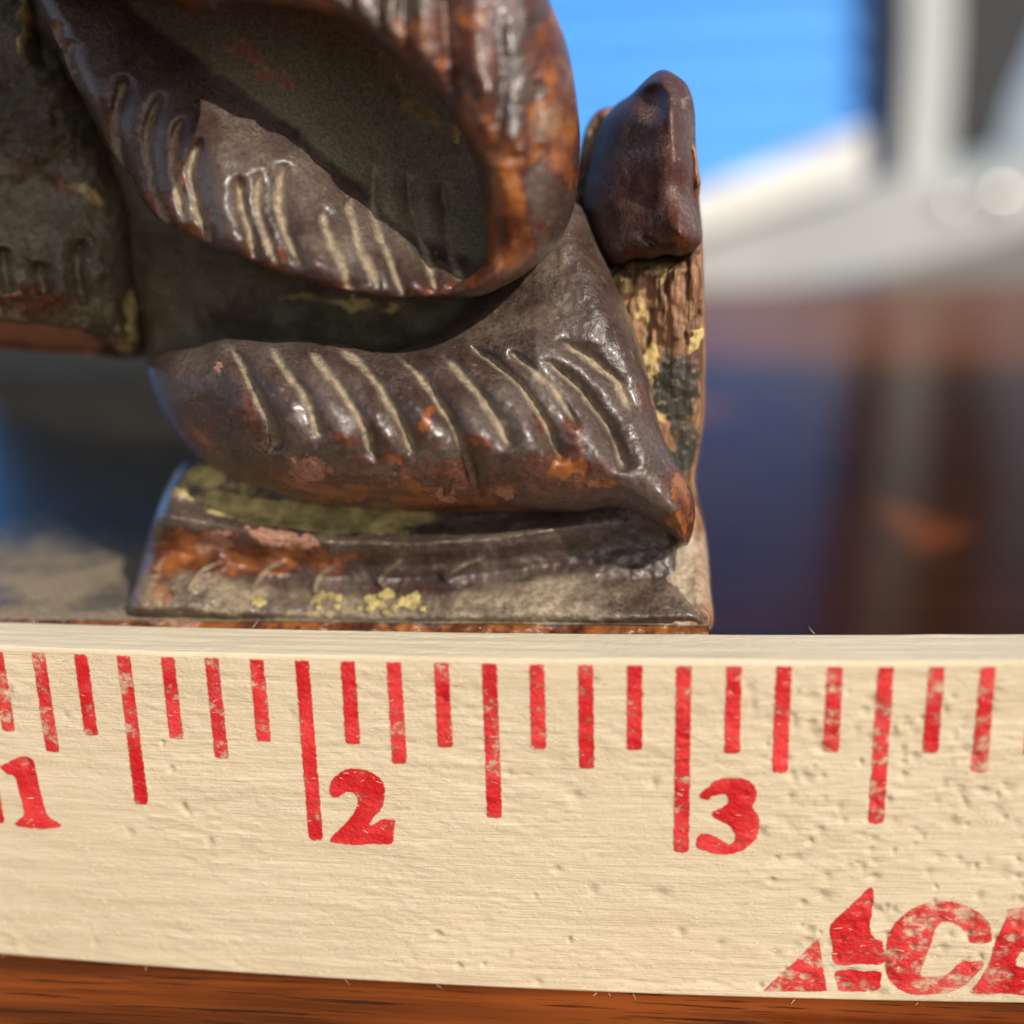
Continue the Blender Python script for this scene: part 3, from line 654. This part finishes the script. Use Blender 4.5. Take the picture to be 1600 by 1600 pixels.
# the rolled rim of the scroll, worn to orange wood ------------------------------------
rim_out = [(-140, -520), (-120, -200), (-40, -60), (80, -40), (170, -12), (240, 6), (300, 14), (335, 26), (362, 8), (400, 6), (470, 12), (530, 28), (580, 62), (632, 105), (676, 145), (710, 190), (735, 240), (752, 300), (760, 356), (758, 398), (738, 428), (700, 446), (650, 455), (590, 456), (590, 463), (650, 469), (705, 468), (755, 461), (800, 440), (836, 416), (866, 388), (890, 345), (902, 295), (907, 230), (901, 150), (886, 70), (858, 0), (820, -80), (760, -200), (640, -380), (420, -520), (100, -560)]
rim_T = tps([(590, 460, .17), (650, 462, .15), (710, 456, .14), (760, 440, .14), (-120, -500, .30), (-100, -200, .16), (0, -70, .12), (200, -300, .02), (450, -300, -.02), (650, -300, .10), (200, -20, .10), (400, -60, .10), (420, 0, .065), (560, 30, .06), (640, 100, .06), (700, 170, .07), (740, 260, .09), (762, 380, .14), (600, -50, .09), (700, 30, .06), (770, 120, .045), (810, 220, .06), (820, 320, .10), (815, 410, .18), (840, -40, .18), (880, 70, .20), (898, 180, .22), (900, 280, .23), (880, 360, .24)])
RG_ = [[(545, -60), (548, 0), (556, 38)], [(586, -60), (590, 20), (600, 72)], [(630, -60), (634, 40), (640, 104)], ([(690, -60), (700, 60), (706, 130), (704, 180)], 1.5, 1.2), ([(775, 30), (782, 100), (784, 170), (772, 230)], 1.3, .8), ([(835, 120), (840, 200), (838, 280)], 1.4, .6), [(480, -60), (490, 6)]]
def rim_detail(u, v, d):
    dy, du = grooves(u, v, RG_, 10, 0.030)
    dy = dy*smooth(4, 34, d)+(fbm(u/40, v/70, 91, 2)-.5)*0.030*smooth(0, 40, d)+(fbm(u/13, v/13, 92, 2)-.5)*0.008
    n = fbm(u/50, v/70, 95, 3)
    wear = blobs(u, v, [(790, 300, 36, 130, 0, .82), (745, 200, 34, 70, -25, .78), (690, 120, 40, 40, 0, .62), (870, 120, 26, 130, -8, .70), (880, 260, 22, 90, 0, .55), (740, 60, 40, 60, 0, .5), (460, 0, 90, 12, 6, .72), (560, 30, 60, 10, 25, .5), (820, 60, 70, 60, 0, .45), (800, 380, 50, 50, 0, .7)])
    wear = np.maximum(wear, 0.44)-0.30*smooth(.48, .66, n)
    dust = blobs(u, v, [(655, 110, 22, 40, 0, .36), (850, 190, 24, 30, 30, .42), (610, 40, 50, 40, 0, .32), (735, 165, 20, 30, 0, .4)])
    return dy, {'wear': wear, 'chip': 0*u, 'crust': 0*u, 'dust': dust}
P('scroll_rim', rim_out, rim_T, M_LAC, edge_r=42, edge_y=0.15, thick=0.22, step=2.6, detail=rim_detail)

# an added leaf above the frame, outlined to cast shade on the left side
up_out = [(0, -1000), (-10, -600), (10, -70), (120, -38), (250, -40), (380, -80), (455, -150), (450, -230), (390, -330), (352, -480), (362, -640), (380, -800), (350, -1000)]
P('added_shade_leaf', up_out, tps([(50, -1000, -.2), (50, -100, -.32), (250, -100, -.38), (400, -300, -.38), (250, -500, -.45), (420, -900, -.3), (150, -700, -.40)]), M_LAC, edge_r=60, edge_y=0.12, thick=0.25, step=10,
  detail=lambda u, v, d: ((fbm(u/60, v/60, 131, 3)-.5)*0.05, {'wear': 0*u+.3, 'chip': 0*u, 'crust': 0*u, 'dust': 0*u+.1}))

# the body of the carving at the left ----------------------------------------------------
body_out = [(-160, -80), (40, -80), (80, 0), (110, 90), (160, 180), (205, 262), (222, 330), (222, 420), (226, 500), (230, 548), (205, 561), (150, 556), (90, 553), (40, 549), (-30, 544), (-160, 536)]
body_T = tps([(-150, -60, .62), (40, -60, .64), (-150, 200, .52), (0, 150, .56), (100, 200, .54), (60, 300, .60), (180, 290, .62), (-150, 330, .50), (100, 330, .58), (-100, 440, .36), (60, 430, .42), (160, 430, .48), (215, 420, .58), (100, 520, .50), (-100, 520, .44), (215, 530, .62)])
BG_ = [[(134, 370), (122, 398), (120, 430), (128, 466)], [(66, 408), (62, 428), (68, 452)], [(6, 384), (6, 412), (14, 445)], ([(66, -20), (62, 40), (70, 90)], .8, 1)]
def body_detail(u, v, d):
    dy, du = grooves(u, v, BG_, 10, 0.055)
    dy = dy+(fbm(u/60, v/60, 101, 4)-.5)*0.10+(fbm(u/14, v/14, 102, 3)-.5)*0.016
    edge = np.interp(u, [-160, 0, 60, 120, 170, 230], [498, 500, 503, 510, 524, 552])
    under = smooth(-4, 8, v-edge)
    dy = dy+under*np.clip(v-edge, 0, 60)*0.006
    wear = blobs(u, v, [(50, 470, 70, 24, 0, .45), (100, 290, 40, 14, 30, .4)])*(1-under)+0.30*under
    chip = 0.66*under*smooth(220, 120, u)
    crust = blobs(u, v, [(40, 30, 16, 46, 5, .75), (135, 300, 34, 12, 20, .55), (210, 500, 14, 50, 0, .62), (195, 540, 26, 12, 10, .5)])
    dust = np.maximum(du*0.7, 0.20+0.25*blobs(u, v, [(20, 280, 60, 20, 0, 1), (90, 310, 60, 30, 0, 1)]))*(1-under)
    return dy, {'wear': wear, 'chip': chip, 'crust': crust, 'dust': dust}
P('carved_body', body_out, body_T, M_OLIVE, edge_r=95, edge_y=0.30, thick=0.9, step=3, detail=body_detail)

# upright post and its plum coloured finial ------------------------------------------------
post_out = [(890, 330), (905, 240), (920, 190), (948, 168), (1000, 175), (1060, 190), (1086, 230), (1092, 268), (1095, 285), (1093, 310), (1097, 360), (1100, 440), (1102, 520), (1102, 600), (1100, 650), (1092, 710), (1086, 748), (1090, 778), (1098, 812), (1105, 860), (1109, 915), (1110, 984), (1040, 986), (1030, 900), (1000, 860), (940, 760), (900, 600), (890, 450)]
def post_T(u, v):
    y = 0.56-0.10*smooth(700, 980, v)-0.16*smooth(850, 980, v)+0.26*smooth(425, 385, v)*smooth(1092, 1040, u)
    return y+0.05*smooth(1060, 1000, u)*smooth(700, 400, v)+0.0002*(1050-u)*(v < 800)*0.5
def post_detail(u, v, d):
    dy = (fbm(u/9, v/90, 111, 4)-.5)*0.036*smooth(620, 520, v)+(fbm(u/16, v/16, 112, 3)-.5)*0.018
    dy += 0.020*smooth(.5, .6, fbm(u/20, v/50, 115, 3))*smooth(600, 480, v)
    crust = blobs(u, v, [(1020, 408, 36, 16, 0, .85), (1030, 440, 10, 40, 0, .5), (1088, 528, 14, 22, 20, .85), (1000, 480, 12, 46, -16, .62), (1024, 580, 9, 60, -8, .62), (1036, 655, 9, 14, 0, .8), (1044, 690, 14, 30, 0, .5), (1062, 470, 10, 30, 0, .4), (975, 440, 10, 40, -28, .7)])
    dark = blobs(u, v, [(925, 300, 22, 80, 0, .8), (960, 420, 20, 18, 0, .8), (1056, 610, 30, 50, 0, .9), (1066, 690, 28, 60, 0, .66), (1050, 560, 26, 22, 0, .5), (1095, 960, 20, 12, 0, .5), (1075, 945, 30, 10, 0, .45), (1098, 840, 8, 60, 0, .4)])  # first patch paints in the shadowed gap beside the finial
    dust = 0.62*smooth(770, 830, v)*smooth(1090, 1060, v*0+u*1.0+0)+0.5*smooth(790, 840, v)
    dust = np.clip(dust, 0, .75)-0.25*blobs(u, v, [(1090, 965, 26, 18, 0, 1)])
    dust = np.maximum(dust, 0.55*smooth(300, 240, v)*smooth(945, 925, u))
    return dy, {'crust': crust, 'dark': dark, 'dust': dust}
P('post', post_out, post_T, M_POST, edge_r=22, edge_y=0.07, thick=0.9, step=2.4, detail=post_detail)

fin_out = [(938, 196), (960, 166), (985, 148), (1005, 128), (1022, 114), (1038, 109), (1056, 117), (1072, 130), (1081, 150), (1086, 178), (1087, 215), (1089, 250), (1094, 280), (1094, 296), (1092, 320), (1096, 350), (1097, 376), (1084, 392), (1062, 400), (1040, 398), (1018, 404), (992, 404), (962, 416), (938, 402), (922, 376), (913, 338), (914, 296), (924, 246)]
fin_T = tps([(1040, 112, .60), (1085, 160, .62), (985, 150, .64), (1030, 150, .56), (1056, 180, .50), (1000, 220, .57), (1052, 260, .455), (1075, 250, .50), (1088, 240, .58), (950, 240, .66), (960, 320, .58), (930, 340, .66), (1010, 320, .51), (1060, 320, .435), (1082, 320, .48), (1092, 300, .58), (1066, 368, .375), (1085, 372, .44), (1036, 380, .46), (1000, 392, .49), (960, 395, .56), (940, 390, .62)])
def fin_detail(u, v, d):
    # thumb-shaped hollow below the tip with a raised fold on its right, and a notch in the lower lip
    hol = np.exp(-(((u-1020)/22)**2+((v-158)/26)**2)**1.5)
    l1, t1, s1 = line_dist(u, v, spline([(1008, 134), (1030, 130), (1048, 146), (1047, 172), (1050, 200), (1060, 250)], 6))
    l2, t2, s2 = line_dist(u, v, spline([(1010, 372), (1030, 384), (1050, 380)], 6))
    dy = 0.050*hol-0.020*np.exp(-(l1/9)**2)*(1-0.75*t1)+0.025*np.exp(-(l2/6)**2)
    dy += (fbm(u/50, v/60, 121, 2)-.5)*0.022+(fbm(u/5, v/30, 122, 2)-.5)*0.003
    dust = np.maximum(0.62*np.exp(-(((u-1049)/5)**2+((v-176)/18)**2)), blobs(u, v, [(1012, 288, 34, 18, 30, .40), (990, 320, 30, 20, 0, .34), (1032, 378, 10, 6, 10, .6), (945, 320, 18, 60, 0, .42), (975, 360, 40, 24, 0, .40), (960, 230, 14, 40, 20, .36), (1068, 165, 8, 6, 0, .5), (1030, 150, 14, 16, 0, .30)]))
    wear = blobs(u, v, [(1070, 382, 30, 16, -10, .60), (1048, 300, 20, 80, 0, .34), (1030, 392, 60, 8, 0, .5)])
    return dy, {'dust': dust, 'wear': wear, 'chip': 0*u, 'crust': 0*u}
P('finial', fin_out, fin_T, M_CAP, edge_r=42, edge_y=0.13, thick=0.35, step=2.2, detail=fin_detail)

# ------------------------------------------------------------------ beyond the table
def px_prism(name, pts, Y, depth, mat, parent=None):
    """an upright prism whose front is traced in the plane y = Y (inches) and which runs back by depth"""
    A = np.array([at_y(np.array(a), np.array(b), Y) for a, b in pts]); n = len(A)
    B = A+np.array([0, depth, 0])
    V = np.concatenate([A, B]); F = [list(range(n))[::-1], list(range(n, 2*n))]
    # front faces the camera
    for k in range(n): F.append([k, (k+1) % n, n+(k+1) % n, n+k])
    return mesh_obj(name, V, F, mat, parent, smooth_=False)

WY = 132.0
house = thing('blue_house', 'bright sky blue house wall of lapped boards, blurred far behind the table', 'house', (120, WY+20, GZ))
slope = 0.11
c0 = at_y(np.array(1100.), np.array(420.), WY)[2]
xl, xr = -150.0, float(at_y(np.array(1390.), np.array(100.), WY)[0])
k = 0; z = GZ
while z < 110:
    V = [(xl, WY, z), (xr, WY, z), (xr, WY+1.6, z+5.2), (xl, WY+1.6, z+5.2), (xl, WY+2.2, z), (xr, WY+2.2, z), (xr, WY+2.2, z+5.2), (xl, WY+2.2, z+5.2)]
    F = [(0, 1, 2, 3), (4, 7, 6, 5), (0, 4, 5, 1), (3, 2, 6, 7), (0, 3, 7, 4), (1, 5, 6, 2)]
    keep(mesh_obj('siding_board', V, F, M_SIDING, smooth_=False), house); z += 4.9

porch = thing('porch_post', 'grey white porch post between two dark strips, blurred at the upper right', 'post', (70, 140, GZ))
def add(o, par): return keep(o, par)
rail = thing('white_ramp_rail', 'white sloping ramp rail in front of the blue wall, blurred', 'railing', (40, 125, GZ))
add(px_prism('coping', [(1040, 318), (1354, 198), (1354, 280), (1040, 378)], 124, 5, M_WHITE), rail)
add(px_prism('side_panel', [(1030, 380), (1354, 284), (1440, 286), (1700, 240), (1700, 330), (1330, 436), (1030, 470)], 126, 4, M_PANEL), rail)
def glint_ball(px, py, Y, r):
    c = at_y(np.array(float(px)), np.array(float(py)), Y); V = []; F = []; n, k = 16, 10
    for a in range(k+1):
        for b in range(n):
            t = math.pi*a/k; q = 2*math.pi*b/n
            V.append((c[0]+r*math.sin(t)*math.cos(q), c[1]+r*0.6*math.cos(t), c[2]+r*math.sin(t)*math.sin(q)))
    for a in range(k):
        for b in range(n): F.append((a*n+b, a*n+(b+1) % n, (a+1)*n+(b+1) % n, (a+1)*n+b))
    return mesh_obj('glint_ball', V, F, M_STEEL)
add(glint_ball(1556, 308, 125.6, 1.5), rail); add(glint_ball(1486, 322, 125.6, 1.0), rail)  # steel balls added to catch the sun as blurred glints
add(px_prism('post_shaft', [(1420, -900), (1505, -900), (1494, 60), (1478, 300), (1408, 300), (1420, 60)], 128.5, 3, M_GREY), porch)
add(px_prism('dark_strip', [(1364, -900), (1424, -900), (1420, 60), (1414, 272), (1364, 272)], 130.6, 1.2, M_NAVY), porch)  # navy slab standing in for the dark shadow on the wall
add(px_prism('dark_strip', [(1500, -900), (1640, -900), (1640, 20), (1580, 160), (1560, 236), (1480, 250), (1492, 60)], 130.6, 1.2, M_CHAR), porch)

# unseen sheets added out of frame at the right, cut to shade the table top
SH = thing('added_shade_sheets', 'unseen sheets added to shade the table', 'light_blocker', (20, -10, GZ))
def shade(poly_xy, dist, hole=None):
    # outline of the wanted shade on the table carried up the sun's direction
    pts = [np.array([x, y, 0.0])+S*dist for x, y in poly_xy]; off = S*0.06
    n = len(pts); V = [tuple(p) for p in pts]+[tuple(p+off) for p in pts]
    F = [list(range(n)), list(range(n, 2*n))[::-1]]+[[k, n+k, n+(k+1) % n, (k+1) % n] for k in range(n)]
    return keep(mesh_obj('shade_sheet', V, F, M_SHADE, smooth_=False), SH)
D_ = 11.0
shade([(2.7, 1.9), (2.9, 5.0), (4.79, 4.30), (5.34, 4.94), (9.5, 1.9)], D_)
shade([(2.9, 5.0), (2.9, 10.0), (4.15, 10.4), (4.25, 11.5), (3.2, 11.9), (3.6, 17.2), (12.5, 13.8), (40, 8), (40, -14), (13, -14), (9.5, 1.9), (5.34, 4.94), (4.84, 5.9), (4.79, 4.30)], D_)
